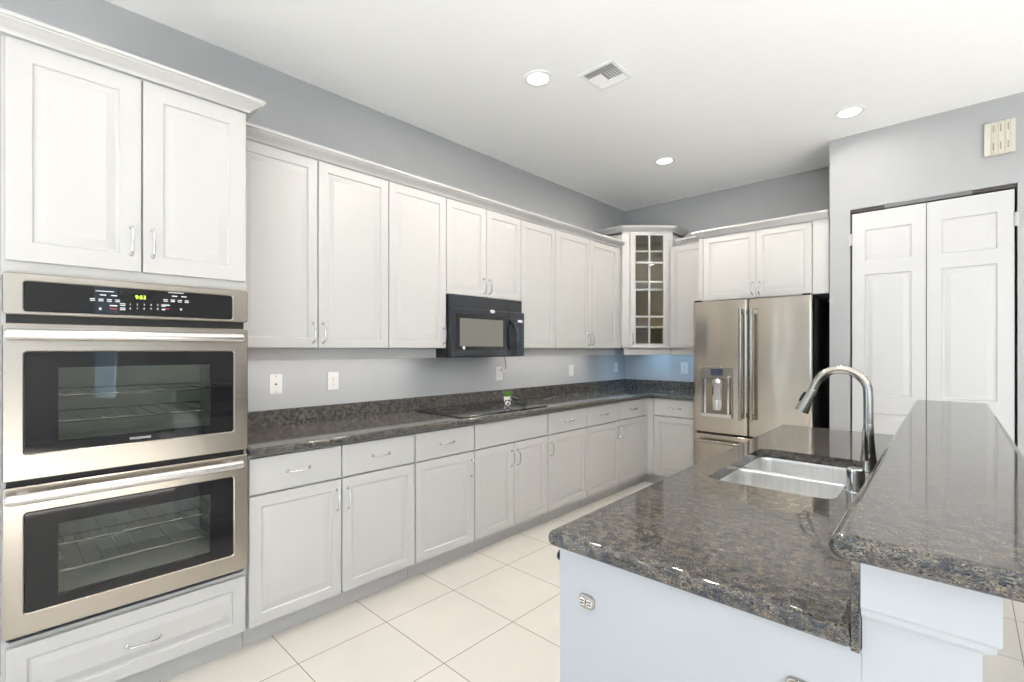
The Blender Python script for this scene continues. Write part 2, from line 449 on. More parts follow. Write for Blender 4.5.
# ---------------------------------------------------------------- the room
TH = 0.12
struct('floor', M['floor'], box(XL-TH, XR+TH, YF-TH, YB+TH, -0.10, 0.0))
KX0, KX1, KY0, KY1 = 3.95, 5.00, -3.3, 0.0      # unseen skylight added so that sun on the floor brightens the ceiling
struct('ceiling', M['ceil'], box(XL-TH, KX0, YF-TH, YB+TH, ZC, ZC+0.10), box(KX1, XR+TH, YF-TH, YB+TH, ZC, ZC+0.10),
       box(KX0, KX1, YF-TH, KY0, ZC, ZC+0.10), box(KX0, KX1, KY1, YB+TH, ZC, ZC+0.10))
wf = struct('added_skylight', M['trim'], box(KX0-0.05, KX0+0.03, KY0-0.05, KY1+0.05, ZC+0.10, ZC+0.16), box(KX1-0.03, KX1+0.05, KY0-0.05, KY1+0.05, ZC+0.10, ZC+0.16),
       box(KX0+0.03, KX1-0.03, KY0-0.05, KY0+0.03, ZC+0.10, ZC+0.16), box(KX0+0.03, KX1-0.03, KY1-0.03, KY1+0.05, ZC+0.10, ZC+0.16))
part('pane', M['winglass'], wf, box(KX0, KX1, KY0, KY1, ZC+0.12, ZC+0.126))
LY0, LY1, LZ = -3.7, -1.3, 2.45
struct('wall_left', M['wall'], box(XL-TH, XL, LY1, YB+TH, 0, ZC), box(XL-TH, XL, YF-TH, LY0, 0, ZC), box(XL-TH, XL, LY0, LY1, LZ, ZC))
struct('wall_back', M['wall'], box(XL, XR+TH, YB, YB+TH, 0, ZC))
# pantry closet: wall with an opening for the double door
PX0, PY = -0.775, 4.49
DX0, DX1, DZ = -0.641, 0.252, 2.455
struct('wall_pantry', M['wall'], box(PX0, DX0, PY, PY+0.115, 0, ZC), box(DX0, DX1, PY, PY+0.115, DZ, ZC),
       box(DX1, XR, PY, PY+0.115, 0, ZC), box(PX0, PX0+0.10, PY+0.115, YB, 0, ZC))
# wall behind the camera, with a wide sliding glass door; wall at the far right, with a window
GX0, GX1, GZ = 0.6, 4.0, 2.55
struct('wall_front', M['wall'], box(XL, GX0, YF-TH, YF, 0, ZC), box(GX1, XR+TH, YF-TH, YF, 0, ZC), box(GX0, GX1, YF-TH, YF, GZ, ZC))
RY0, RY1, RZ0, RZ1 = -3.9, -0.5, 0.0, 2.55
SY0, SY1, SZ0 = 0.95, 1.27, 0.55
struct('wall_right', M['wall'], box(XR, XR+TH, YF, RY0, 0, ZC), box(XR, XR+TH, RY1, SY0, 0, ZC), box(XR, XR+TH, SY1, YB, 0, ZC),
       box(XR, XR+TH, RY0, RY1, RZ1, ZC), box(XR, XR+TH, SY0, SY1, RZ1, ZC), box(XR, XR+TH, SY0, SY1, 0, SZ0))
def glazed(name, n, horiz, a0, a1, z0, z1, pos):
    bs = []
    def bx(a, b, c, d):
        return box(a, b, pos-0.09, pos-0.03, c, d) if horiz else box(pos+0.03, pos+0.09, a, b, c, d)
    bs += [bx(a0, a1, z0, z0+0.06), bx(a0, a1, z1-0.06, z1)]
    for i in range(n+1):
        a = a0 + (a1-a0)*i/n; bs.append(bx(max(a0, a-0.035), min(a1, a+0.035), z0+0.06, z1-0.06))
    o = struct(name, M['trim'], *bs)
    g = part('pane', M['winglass'], o, box(a0, a1, pos-0.065, pos-0.060, z0, z1) if horiz else box(pos+0.060, pos+0.065, a0, a1, z0, z1))
    return o
glazed('window_1', 3, True, GX0, GX1, 0.0, GZ, YF)
glazed('window_2', 3, False, RY0, RY1, RZ0, RZ1, XR)
glazed('added_left_window', 2, False, LY0, LY1, 0.0, LZ, XL-TH)  # unseen window added to give the refrigerator door a bright reflection
glazed('window_3', 1, False, SY0, SY1, SZ0, RZ1, XR)
struct('baseboard_right', M['trim'], box(DX1+0.02, XR, PY-0.014, PY, 0, 0.12, 0.003))

# pantry double doors (two tall leaves)
def pantry_leaf(name, x0, x1, hinge_x):
    yb = PY+0.042; t = 0.036; yf = yb-t
    w = x1-x0; ins = 0.085 if w > 0 else 0
    rows = [(0.25, 0.90), (1.03, 1.945), (2.045, 2.285)]
    o = None
    def f(bm):
        # leaf built as a grid of stiles and rails with routed panels let into it
        xs = [x0, x0+0.078, x1-0.078, x1]
        zs = [0.012] + [z for r_ in rows for z in r_] + [2.418]
        box(x0, x1, yf+0.010, yb, 0.012, 2.418)(bm)
        box(x0, xs[1], yf, yf+0.010, 0.012, 2.418)(bm); box(xs[2], x1, yf, yf+0.010, 0.012, 2.418)(bm)
        rails = [(zs[0], zs[1]), (zs[2], zs[3]), (zs[4], zs[5]), (zs[6], zs[7])]
        for a, b in rails: box(xs[1], xs[2], yf, yf+0.010, a, b)(bm)
        for a, b in rows:
            prof = [(0.0, yf), (0.006, yf+0.0075), (0.016, yf+0.009), (0.020, yf+0.009), (0.046, yf+0.0015), (0.050, yf+0.001)]
            loft(rings_xz(xs[1], xs[2], a, b, prof), capa=False)(bm)
    o = struct(name, M['door'], f)
    for hz in (0.25, 2.22):
        part('hinge', M['door'], o, tube([(hinge_x, PY-0.004, hz-0.045), (hinge_x, PY-0.004, hz+0.045)], 0.007, 8), box(hinge_x-0.012, hinge_x+0.012, PY-0.002, PY+0.006, hz-0.044, hz+0.044))
    return o
pantry_leaf('door_1', -0.628, -0.1975, -0.634)
pantry_leaf('door_2', -0.1925, 0.238, 0.245)
struct('gap_shade', M['slot'], box(DX0, -0.43, PY+0.012, PY+0.06, 2.43, 2.454), box(0.04, DX1, PY+0.012, PY+0.06, 2.43, 2.454), box(DX0+0.001, DX1-0.001, PY+0.085, PY+0.10, 0.0, 2.454))  # dark colour stands in for the shade in the gaps round the doors
struct('trim_2', M['vgrey'], box(-0.43, 0.04, PY+0.006, PY+0.055, 2.430, 2.454))

# ---------------------------------------------------------------- cabinets
# local frame of every cabinet: x along its front, y into the wall, z up; rz = 90 deg on the left wall, 0 on the back wall
RL = PI/2
FD = 0.021                      # door thickness
GAP = 0.0022

def base_cabinet(label, loc, rz, w, depth, cols, drawers, toe=True, pull_drawer=True, group='white base cabinets'):
    """cols: list of (x0,x1,handle side or None); drawers: list of (x0,x1,handle?)"""
    t = thing('base_cabinet', label, 'cabinet', loc, rz, group)
    part('body', M['cab'], t, box(0, w, FD, depth, 0.105, 0.892), )
    part('toe_kick', M['cab'], t, box(0, w, FD+0.058, FD+0.076, 0.0, 0.105))
    for a, b, hs in cols:
        d = part('door', M['cab'], t, panel(a+GAP, b-GAP, 0.112, 0.706, FD-0.001, FD-0.001, 0.052))
        if hs: add_pull(d, (a+0.030) if hs == 'l' else (b-0.030), 0.0, 0.706-0.105)
    for a, b, h in drawers:
        d = part('drawer', M['cab'], t, slabdoor(a+GAP, b-GAP, 0.714, 0.880, FD-0.001, FD-0.001))
        if h: add_pull(d, (a+b)/2, 0.0, 0.797, True)
    return t
XD = -2.35                       # plane of the base cabinet door faces
BD = 0.605
def on_left(y): return (XD, y, 0)
G = 'white base cabinets along the left wall'
base_cabinet('white two-door two-drawer base cabinet right beside the double oven', on_left(0.760), RL, 0.903, BD,
             [(0, 0.447, 'r'), (0.447, 0.903, 'l')], [(0, 0.447, True), (0.447, 0.903, True)], group=G)
base_cabinet('white single-door base cabinet left of the cooktop, one drawer', on_left(1.667), RL, 0.468, BD,
             [(0, 0.468, 'r')], [(0, 0.468, True)], group=G)
base_cabinet('white base cabinet under the cooktop, two doors below a plain wide panel without handle', on_left(2.138), RL, 0.762, BD,
             [(0, 0.381, 'r'), (0.381, 0.762, 'l')], [(0, 0.762, False)], group=G)
base_cabinet('white single-door base cabinet just right of the cooktop, one drawer', on_left(2.903), RL, 0.527, BD,
             [(0, 0.527, 'l')], [(0, 0.527, True)], group=G)
base_cabinet('white two-door two-drawer base cabinet on the left wall nearest the corner', on_left(3.433), RL, 1.045, BD,
             [(0, 0.525, 'r'), (0.525, 1.045, 'l')], [(0, 0.525, True), (0.525, 1.045, True)], group=G)
# corner unit: blind carcass with two filler strips that meet in the inner corner
t = thing('corner_filler', 'narrow white filler strip in the inner corner between the two base cabinet runs', 'cabinet filler', (-2.37, 4.48, 0), 0)
part('body', M['cab'], t, box(-0.585, 0.0, 0.0, 0.63, 0.105, 0.892), label='white carcass behind the corner')
part('strip', M['cab'], t, box(0.0, 0.020, 0.0, 0.045, 0.105, 0.880, 0.001), box(0.020, 0.085, 0.030, 0.050, 0.105, 0.880, 0.001))
part('toe_kick', M['cab'], t, box(-0.076, -0.058, 0.0, 0.125, 0, 0.105), box(-0.058, 0.085, 0.107, 0.125, 0, 0.105))
base_cabinet('white single-door base cabinet on the back wall beside the refrigerator', (-2.283, 4.51, 0), 0, 0.445, BD-0.003,
             [(0, 0.445, None)], [(0, 0.445, True)], group='white base cabinet on the back wall')

def wall_cabinet(label, loc, rz, w, z0, z1, depth, cols, group, stile=None, fw=0.052, hz=0.085):
    t = thing('wall_cabinet', label, 'cabinet', (loc[0], loc[1], z0), rz, group)
    h = z1-z0
    part('body', M['cab'], t, box(0, w, FD, depth, 0, h))
    for a, b, hs in cols:
        d = part('door', M['cab'], t, panel(a+GAP, b-GAP, 0.002, h-0.006, FD-0.001, FD-0.001, fw))
        if hs: add_pull(d, (a+0.028) if hs == 'l' else (b-0.028), 0.0, hz)
    for a, b in (stile or ()): part('filler_strip', M['cab'], t, box(a, b, 0.006, FD, 0.0, h, 0.001))
    return t
XU = -2.61
UD = 0.35
def up(y): return (XU, y, 0)
GU = 'white upper cabinets along the left wall'
wall_cabinet('tall white two-door upper cabinet beside the double oven', up(0.760), RL, 0.890, 1.385, 2.432, UD, [(0, 0.440, 'r'), (0.440, 0.890, 'l')], GU)
wall_cabinet('tall white single-door upper cabinet left of the microwave', up(1.651), RL, 0.455, 1.385, 2.432, UD, [(0, 0.455, 'r')], GU)
wall_cabinet('short white two-door upper cabinet above the microwave', up(2.107), RL, 0.768, 1.765, 2.432, UD, [(0, 0.383, 'r'), (0.383, 0.768, 'l')], GU)
wall_cabinet('tall white single-door upper cabinet just right of the microwave', up(2.876), RL, 0.455, 1.385, 2.432, UD, [(0, 0.455, None)], GU)
wall_cabinet('tall white two-door upper cabinet on the left wall nearest the corner', up(3.332), RL, 1.100, 1.385, 2.432, UD, [(0, 0.528, 'r'), (0.528, 1.030, 'l')], GU, stile=[(1.034, 1.100)])
wall_cabinet('narrow white single-door upper cabinet between the glass-door corner cabinet and refrigerator cabinet', (-2.226, 4.768, 0), 0, 0.392, 1.385, 2.445, 0.348, [(0, 0.392, None)], 'white upper cabinet on the back wall')
wall_cabinet('white two-door cabinet above the refrigerator', (-1.830, 4.518, 0), 0, 1.045, 1.828, 2.425, 0.598, [(0.042, 0.505, 'r'), (0.505, 0.930, 'l')], 'white cabinet over the refrigerator', stile=[(0.0, 0.038), (0.934, 1.045)])

# continuous crown and light rail of the upper run
tag(part('crown_moulding', M['cab'], None, sweep([(XU, 0.762), (XU, 4.425)], CROWN, 2.4325)),
    'long white crown moulding along the upper cabinets of the left wall', 'moulding')
# (walking towards +y the right hand side is +x, the room)
part_l = part('light_rail', M['cab'], None, box(-2.735, -2.715, 0.762, 2.098, 1.318, 1.384, 0.003))
tag(part_l, 'white light rail under the upper cabinets left of the microwave', 'moulding')
part_r = part('light_rail', M['cab'], None, sweep([(-2.70, 2.892), (-2.70, 4.43), (-2.415, 4.715)][:2], [(0, 0), (0.020, 0), (0.020, 0.060), (0.016, 0.066), (0, 0.066)], 1.318))
tag(part_r, 'white light rail under the upper cabinets right of the microwave', 'moulding')
t = tag(part('crown_moulding', M['cab'], None, sweep([(-2.160, 4.768), (-1.836, 4.768)], CROWN, 2.4455)),
        'short white crown moulding over the narrow upper cabinet left of the refrigerator', 'moulding')
t = tag(part('crown_moulding', M['cab'], None, sweep([(-1.830, 4.72), (-1.830, 4.518), (-0.785, 4.518)], CROWN, 2.4255)),
        'white crown moulding over the cabinet above the refrigerator', 'moulding')
t = tag(part('light_rail', M['cab'], None, box(-2.225, -1.836, 4.788, 4.806, 1.318, 1.384, 0.003)),
        'short white light rail under the narrow upper cabinet on the back wall', 'moulding')

# diagonal corner cabinet with glass door
A = Vector((XU+0.004, 4.452)); B = Vector((-2.231, 4.827))
dl = (B-A).length; dz0, dz1 = 1.385, 2.605
t = thing('corner_cabinet', 'white diagonal corner upper cabinet with a glass door of small panes, taller than its neighbours', 'cabinet', (A.x, A.y, dz0), math.atan2(B.y-A.y, B.x-A.x))
hh = dz1-dz0
inv = Matrix.Rotation(-math.atan2(B.y-A.y, B.x-A.x), 2)
def lc(p): v = inv @ (Vector(p)-A); return (v.x, v.y)
corner = [lc((XL+0.002, 4.452)), (0, 0), (dl, 0), lc((-2.231, YB-0.002)), lc((XL+0.002, YB-0.002))]
def wallseg(p, q, th, z0, z1):
    def f(bm):
        p_, q_ = Vector(p), Vector(q); d = (q_-p_).normalized(); n = Vector((-d.y, d.x))*th
        loft([[(a.x, a.y, z) for a in (p_, q_, q_+n, p_+n)] for z in (z0, z1)])(bm)
    return f
def prism(poly, z0, z1):
    return loft([[(x, y, z) for x, y in poly] for z in (z0, z1)])
part('body', M['cab'], t, wallseg(corner[0], corner[1], 0.018, 0, hh), wallseg(corner[2], corner[3], 0.018, 0, hh),
     prism(corner, 0.0, 0.018), prism(corner, hh-0.018, hh),
     box(0, 0.085, 0.0, 0.018, 0, hh), box(dl-0.055, dl, 0.0, 0.018, 0, hh), box(0.085, dl-0.055, 0, 0.018, 0.018, 0.03), box(0.085, dl-0.055, 0, 0.018, hh-0.03, hh-0.018))
part('interior', M['cabin'], t, wallseg(corner[3], corner[4], 0.006, 0.02, hh-0.02), wallseg(corner[4], corner[0], 0.006, 0.02, hh-0.02), label='tan inside back of the corner cabinet')
inn = [(0.04, 0.03), (dl-0.04, 0.03)] + [tuple(Vector(c)*0.93+Vector((dl/2, 0.25))*0.07) for c in corner[3:]] + [tuple(Vector(corner[0])*0.93+Vector((dl/2, 0.25))*0.07)]
for zz in (0.228, 0.705, 1.027):
    part('shelf', M['cream'], t, prism(inn, zz-0.009, zz+0.009))
dx0, dx1, dzb, dzt = 0.076, 0.484, 0.004, hh-0.006
gx0, gx1, gz0, gz1 = dx0+0.058, dx1-0.058, 0.052, 1.182
d = part('door', M['cab'], t, frame_xz(dx0, dx1, dzb, dzt, gx0, gx1, gz0, gz1, -0.001, -0.021, 0.002, 0.003, 0.003, 2))
mt = [box((gx0+gx1)/2-0.010, (gx0+gx1)/2+0.010, -0.018, -0.005, gz0, gz1, 0.003)]
for i in (1, 2, 3):
    zz = gz0+(gz1-gz0)*i/4; mt.append(box(gx0, gx1, -0.018, -0.005, zz-0.010, zz+0.010, 0.003))
part('muntins', M['cab'], d, *mt)
part('glass', M['cabglass'], d, box(gx0-0.002, gx1+0.002, -0.0045, -0.0025, gz0-0.002, gz1+0.002))
add_pull(d, dx0+0.026, -0.021, 0.10)
part('crown', M['cab'], t, sweep([corner[0], corner[1], corner[2], lc((-2.231, YB-0.004))], CROWN, hh))
part('light_rail', M['cab'], t, box(0.02, dl-0.02, 0.012, 0.030, -0.066, -0.001, 0.003))

# ---------------------------------------------------------------- double oven in its tall cabinet
t = thing('oven_cabinet', 'tall white cabinet housing the double oven, two doors above and one drawer below', 'cabinet', (XD, -0.005, 0), RL)
OW = 0.762
part('body', M['cab'], t, box(0.018, OW-0.018, 0.598, 0.605, 0.375, 1.645), box(0, 0.018, FD, 0.605, 0.105, 2.443), box(OW-0.018, OW, FD, 0.605, 0.105, 2.443),
     box(0.018, OW-0.018, FD, 0.605, 0.105, 0.375), box(0.018, OW-0.018, FD, 0.605, 1.645, 2.443))
part('toe_kick', M['cab'], t, box(0, OW, FD+0.058, FD+0.076, 0, 0.105))
for a, b, hs in ((0.006, 0.380, 'r'), (0.380, OW-0.006, 'l')):
    d = part('door', M['cab'], t, panel(a+GAP, b-GAP, 1.682, 2.438, FD-0.001, FD-0.001, 0.066))
    add_pull(d, (a+0.034) if hs == 'l' else (b-0.034), 0.0, 1.80)
d = part('drawer', M['cab'], t, panel(0.008+GAP, OW-0.008-GAP, 0.112, 0.362, FD-0.001, FD-0.001, 0.050))
add_pull(d, 0.385, 0.0, 0.232, True)
part('crown', M['cab'], t, sweep([(-0.02, 0.0), (OW, 0.0), (OW, 0.204)], [(o*1.05, z*0.9) for o, z in CROWN], 2.4435))

# oven: local frame as above; front plane of the doors at y = -0.020 -> world x = -2.33
t = thing('double_oven', 'stainless steel built-in double wall oven with black glass and green clock', 'oven', (XD, 0.0, 0.385), RL)
Z = lambda z: z-0.385
ow0, ow1 = -0.004, 0.750
part('chassis', M['matblack'], t, box(0.016, 0.734, 0.0225, 0.58, Z(1.43), Z(1.635)), box(0.016, 0.734, 0.0225, 0.10, Z(0.392), Z(0.43)),
     box(0.016, 0.734, 0.0225, 0.10, Z(0.885), Z(0.96)), box(0.016, 0.734, 0.56, 0.58, Z(0.392), Z(1.43)),
     box(0.016, 0.045, 0.0225, 0.56, Z(0.43), Z(1.43)), box(0.705, 0.734, 0.0225, 0.56, Z(0.43), Z(1.43)), box(ow0+0.01, ow1-0.01, 0.0025, 0.0195, Z(0.388), Z(0.40)),
     box(ow0+0.01, ow1-0.01, 0.0025, 0.0195, Z(0.90), Z(0.935)), box(ow0+0.01, ow1-0.01, 0.0025, 0.0195, Z(1.455), Z(1.505)))
cp = part('control_panel', M['steel'], t, frame_xz(ow0, ow1, Z(1.497), Z(1.640), 0.049, 0.688, Z(1.510), Z(1.612), 0.020, -0.022, 0.014, 0.008, 0.004))
gl = part('glass_panel', M['bglass'], cp, rplate(0.050, 0.687, Z(1.511), Z(1.611), 0.008, 0.010, -0.019, 0.001))
PYF = -0.0197
text_obj('clock_digits', '9:53', 0.020, M['disp'], cp, (0.367, PYF, Z(1.580)))
def dashes(cells, name, mat, par, y=PYF):
    for x, z, w, h in cells: part(name, mat, par, box(x-w/2, x+w/2, y-0.0003, y+0.0006, z-h/2, z+h/2))
cells = []
for x0, z0 in ((0.255, 1.573), (0.477, 1.586)):
    cells += [(x0+0.005, z0+0.022, 0.052, 0.0025), (x0, z0+0.008, 0.018, 0.0035), (x0+0.032, z0+0.008, 0.018, 0.0035)]
    for k in range(4):
        cells += [(x0-0.030+k*0.024, z0-0.008, 0.014, 0.0028), (x0-0.030+k*0.024, z0-0.014, 0.014, 0.0028)]
    cells += [(x0+0.030 if x0 < 0.4 else x0-0.028, z0-0.030, 0.022, 0.0042), (x0-0.008 if x0 < 0.4 else x0+0.022, z0-0.044, 0.006, 0.008)]
cells += [(0.312, 1.552, 0.016, 0.003), (0.312, 1.546, 0.016, 0.003), (0.312, 1.536, 0.016, 0.003), (0.312, 1.530, 0.016, 0.003),
          (0.440, 1.556, 0.014, 0.003), (0.440, 1.551, 0.014, 0.003), (0.440, 1.538, 0.010, 0.006)]
dashes([(x, Z(z), w, h) for x, z, w, h in cells], 'button_mark', M['print'], cp)
dashes([(0.285, Z(1.531), 0.020, 0.003), (0.452, Z(1.541), 0.014, 0.0025)], 'cancel_mark', M['redprint'], cp)
for r_, row in enumerate(('12345', '67890')):
    for k, ch in enumerate(row):
        text_obj('key_digit', ch, 0.0105, M['print'], cp, (0.335+k*0.0215, PYF, Z(1.551-r_*0.0155+k*0.0008)))
def oven_door(z0, z1, wz0, wz1, hz, logo):
    d = part('oven_door', M['steel'], t, frame_xz(ow0, ow1, Z(z0), Z(z1), 0.049, 0.692, Z(wz0), Z(wz1), 0.0015, -0.026, 0.010, 0.010, 0.004))
    part('window_frame', M['bglass'], d, frame_xz(0.050, 0.691, Z(wz0+0.001), Z(wz1-0.001), 0.134, 0.604, Z(wz0+0.036), Z(wz1-0.056), -0.006, -0.0225, 0.009, 0.003, 0.0008), label='black glass border of the oven window')
    part('window', M['ovglass'], d, box(0.132, 0.606, -0.0190, -0.0175, Z(wz0+0.034), Z(wz1-0.054)))
    # handle: wide flattened bar on two feet
    def hb(bm):
        ring = lambda x, s: [(x, -0.072+0.013*s*math.cos(a), Z(hz)+0.019*s*math.sin(a)) for a in [2*PI*i/16 for i in range(16)]]
        loft([ring(0.002, 0.55), ring(0.006, 0.9), ring(0.014, 1), ring(0.706, 1), ring(0.714, 0.9), ring(0.718, 0.55)])(bm)
        for x in (0.045, 0.676):
            box(x-0.016, x+0.016, -0.066, -0.0255, Z(hz)-0.011, Z(hz)+0.011, 0.004)(bm)
    part('handle', M['steelh'], d, hb, label='wide satin steel bar handle')
    if logo: text_obj('brand_lettering', 'FRIGIDAIRE', 0.0125, M['print'], d, (0.366, -0.0235, Z(wz0+0.016)), squash=1.05)
    # cavity and racks seen through the window
    cz0, cz1 = wz0-0.02, wz1+0.015
    part('cavity', M['ovencav'], t, box(0.05, 0.70, 0.50, 0.51, Z(cz0), Z(cz1)), box(0.05, 0.06, 0.03, 0.50, Z(cz0), Z(cz1)), box(0.69, 0.70, 0.03, 0.50, Z(cz0), Z(cz1)),
         box(0.06, 0.69, 0.03, 0.50, Z(cz0), Z(cz0+0.01)), box(0.06, 0.69, 0.03, 0.50, Z(cz1-0.01), Z(cz1)))
    for rz_ in (wz0+0.095, wz0+0.19):
        bars = [tube([(0.062, 0.04, Z(rz_)), (0.688, 0.04, Z(rz_))], 0.005, 6), tube([(0.062, 0.48, Z(rz_)), (0.688, 0.48, Z(rz_))], 0.004, 6)]
        bars += [tube([(0.10+k*0.055, 0.04, Z(rz_)), (0.10+k*0.055, 0.48, Z(rz_))], 0.002, 5) for k in range(11)]
        part('rack', M['rack'], t, *bars)
oven_door(0.932, 1.468, 1.020, 1.371, 1.428, True)
oven_door(0.404, 0.912, 0.478, 0.820, 0.880, False)

# ---------------------------------------------------------------- worktop, backsplash, cooktop
def fillet(poly, idx, r, n=6):
    out = []
    k = len(poly)
    for i, p in enumerate(poly):
        if i not in idx: out.append(p); continue
        a, b, c = Vector(poly[i-1]), Vector(p), Vector(poly[(i+1) % k])
        d1, d2 = (a-b).normalized(), (c-b).normalized()
        P0, P2 = b+d1*r, b+d2*r
        for j in range(n+1):
            u = j/n; q = P0*(1-u)**2 + b*2*u*(1-u) + P2*u*u; out.append((q.x, q.y))
    return out
wt = slab('worktop', [[(XL+0.001, 0.762), (-2.318, 0.762), (-2.318, 4.478), (-1.828, 4.478), (-1.828, YB-0.001), (XL+0.001, YB-0.001)]], 0.893, 0.931, 0.014, M['gran'])
tag(wt, 'L-shaped speckled blue-brown granite worktop along the left and back walls', 'worktop')
tag(part('backsplash', M['gran'], None, box(XL+0.001, XL+0.021, 0.764, YB-0.002, 0.9315, 1.024, 0.002), box(XL+0.021, -1.830, YB-0.022, YB-0.002, 0.9315, 1.024, 0.002)),
    'low granite backsplash strip behind the wall worktop', 'backsplash')
t = thing('cooktop', 'black glass electric cooktop set in the granite worktop below the microwave', 'cooktop', (-2.615, 2.48, 0.931))
part('glass_top', M['cookglass'], t, lambda bm: loft([[(x, y, z) for x, y in rrect(-0.245+i, 0.245-i, -0.445+i, 0.445-i, 0.012, 4)] for i, z in ((0, 0.0003), (0, 0.005), (0.002, 0.007))])(bm))
for x, y, r_ in ((-0.11, -0.24, 0.10), (0.11, -0.25, 0.075), (-0.11, 0.20, 0.075), (0.11, 0.10, 0.09)):
    part('burner_ring', M['vgrey'], t, lathe([(r_, 0.0070), (r_, 0.0073), (r_-0.003, 0.0073), (r_-0.003, 0.0070)], 40, (x, y, 0), cap=False))

# ---------------------------------------------------------------- microwave over the cooktop
t = thing('microwave', 'black over-range microwave below the short upper cabinet, white oval badge', 'microwave', (-2.60, 2.112, 1.320), RL)
mw, mh = 0.760, 0.442
part('body', M['matblack'], t, box(0.0, mw, 0.012, 0.355, 0, mh, 0.003))
def vent(bm):
    box(0.002, mw-0.002, -0.004, 0.012, mh-0.105, mh-0.002, 0.002)(bm)
    for k in range(5): box(0.012, 0.10, -0.007, -0.004, mh-0.09+k*0.016, mh-0.083+k*0.016)(bm)
    for k in range(5): box(0.60, mw-0.012, -0.007, -0.004, mh-0.09+k*0.016, mh-0.083+k*0.016)(bm)
part('vent_grille', M['mgloss'], t, vent)
# bowed door: front follows a shallow arc
def bowed(x0, x1, z0, z1, yb, y0, sag, xa=0.0, xb=mw, seg=14, bev=0.004):
    def yy(x): u = (x-xa)/(xb-xa); return y0 - sag*4*u*(1-u)
    def f(bm):
        rows = []
        for i in range(seg+1):
            x = x0+(x1-x0)*i/seg; y = yy(x)
            rows.append([bm.verts.new(p) for p in ((x, yb, z0), (x, y+bev, z0), (x, y, z0+bev), (x, y, z1-bev), (x, y+bev, z1), (x, yb, z1))])
        for a, b in zip(rows[:-1], rows[1:]):
            for j in range(6): bm.faces.new((a[j], a[(j+1) % 6], b[(j+1) % 6], b[j]))
        bm.faces.new(rows[0][::-1]); bm.faces.new(rows[-1])
    return f
dh = mh-0.095
d = part('door', M['mgloss'], t, bowed(0.004, 0.565, 0.004, dh, 0.011, -0.030, 0.018))
part('window_border', M['bglass'], d, bowed(0.040, 0.525, 0.055, dh-0.040, 0.0, -0.032, 0.018, bev=0.0005))
part('window', M['mwin'], d, bowed(0.075, 0.495, 0.078, dh-0.070, 0.0, -0.0335, 0.018, bev=0.0005), label='grey mesh window of the microwave door')
part('logo_mark', M['print'], d, lathe([(0.001, -0.0005), (0.012, -0.0005), (0.012, 0.0), (0.001, 0.0)], 16, (0.110, -0.0415, 0.068), 'Y'))
cpn = part('control_panel', M['mgloss'], t, bowed(0.570, mw-0.004, 0.004, dh, 0.011, -0.030, 0.018))
part('display', M['lcd'], cpn, box(0.655, 0.735, -0.0428, -0.034, dh-0.085, dh-0.050, 0.001))
dashes([(0.695, dh-0.068, 0.05, 0.016)], 'display_print', M['print'], cpn, -0.0430)
cells = [(0.662+0.030*(k % 3), 0.045+0.028*(k//3), 0.016, 0.004) for k in range(18) if 0.045+0.028*(k//3) < dh-0.10]
dashes(cells, 'keypad_mark', M['lcd'], cpn, -0.0400)
def mhandle(bm):
    path = [(0.575, -0.036, 0.045)] + [(0.590+0.014*math.sin(PI*i/10), -0.050-0.045*math.sin(PI*i/10), 0.045+(dh-0.095)*i/10) for i in range(1, 10)] + [(0.575, -0.036, dh-0.05)]
    tube(path, [0.010]+[0.016]*9+[0.010], 10)(bm)
part('handle', M['mgloss'], d, mhandle, label='curved glossy black grip')
part('badge', M['print'], d, lambda bm: loft([[(0.385+(0.024-i)*math.cos(a), y, mh-0.103+(0.013-i)*math.sin(a)) for a in [2*PI*k/24 for k in range(24)]] for i, y in ((0, -0.0455), (0, -0.0495), (0.002, -0.0505))])(bm), label='white oval badge')
def badge_mark(bm):
    path = [(0.385+0.017*math.cos(a), -0.0508, mh-0.103+0.0075*math.sin(a)) for a in [2*PI*k/24 for k in range(25)]]
    tube(path, 0.0009, 5)(bm)
part('badge_ring', M['lcd'], d, badge_mark)

# ---------------------------------------------------------------- refrigerator
FY = 4.345
t = thing('refrigerator', 'stainless steel french-door refrigerator with water dispenser in the left door', 'refrigerator', (-1.812, FY, 0))
fw_, fh = 0.945, 1.808
part('case', M['fside'], t, box(0.006, fw_-0.006, 0.075, 0.735, 0.04, fh-0.012, 0.004), box(0.01, fw_-0.01, 0.09, 0.70, 0.0, 0.04), label='black refrigerator case')
part('top_cover', M['matblack'], t, box(0.02, fw_-0.02, 0.04, 0.20, fh-0.011, fh+0.004, 0.003))
part('base_grille', M['matblack'], t, box(0.012, fw_-0.012, 0.05, 0.074, 0.03, 0.075, 0.003))
def fdoor(name, x0, x1, z0, z1):
    def f(bm):
        seg = 10; rows = []
        xm = (x0+x1)/2; hw = (x1-x0)/2
        def yy(x): u = (x-xm)/hw; return 0.006*u*u + (0.0 if abs(u) < 0.93 else 0.010*((abs(u)-0.93)/0.07)**2)
        xs = [x0+(x1-x0)*i/(seg*2) for i in range(seg*2+1)]
        xs = sorted(set(xs+[x0+0.006, x0+0.012, x1-0.006, x1-0.012]))
        for x in xs:
            y = yy(x)
            rows.append([bm.verts.new(p) for p in ((x, 0.070, z0), (x, y+0.006, z0), (x, y, z0+0.006), (x, y, z1-0.006), (x, y+0.006, z1), (x, 0.070, z1))])
        for a, b in zip(rows[:-1], rows[1:]):
            for j in range(6): bm.faces.new((a[j], a[(j+1) % 6], b[(j+1) % 6], b[j]))
        bm.faces.new(rows[0][::-1]); bm.faces.new(rows[-1])
    return part(name, M['steelf'], t, f)
xs_ = 0.470
ld = fdoor('door', 0.0, xs_-0.004, 0.632, fh)
rd = fdoor('door', xs_+0.004, fw_, 0.632, fh)
dr = fdoor('freezer_drawer', 0.0, fw_, 0.075, 0.617)
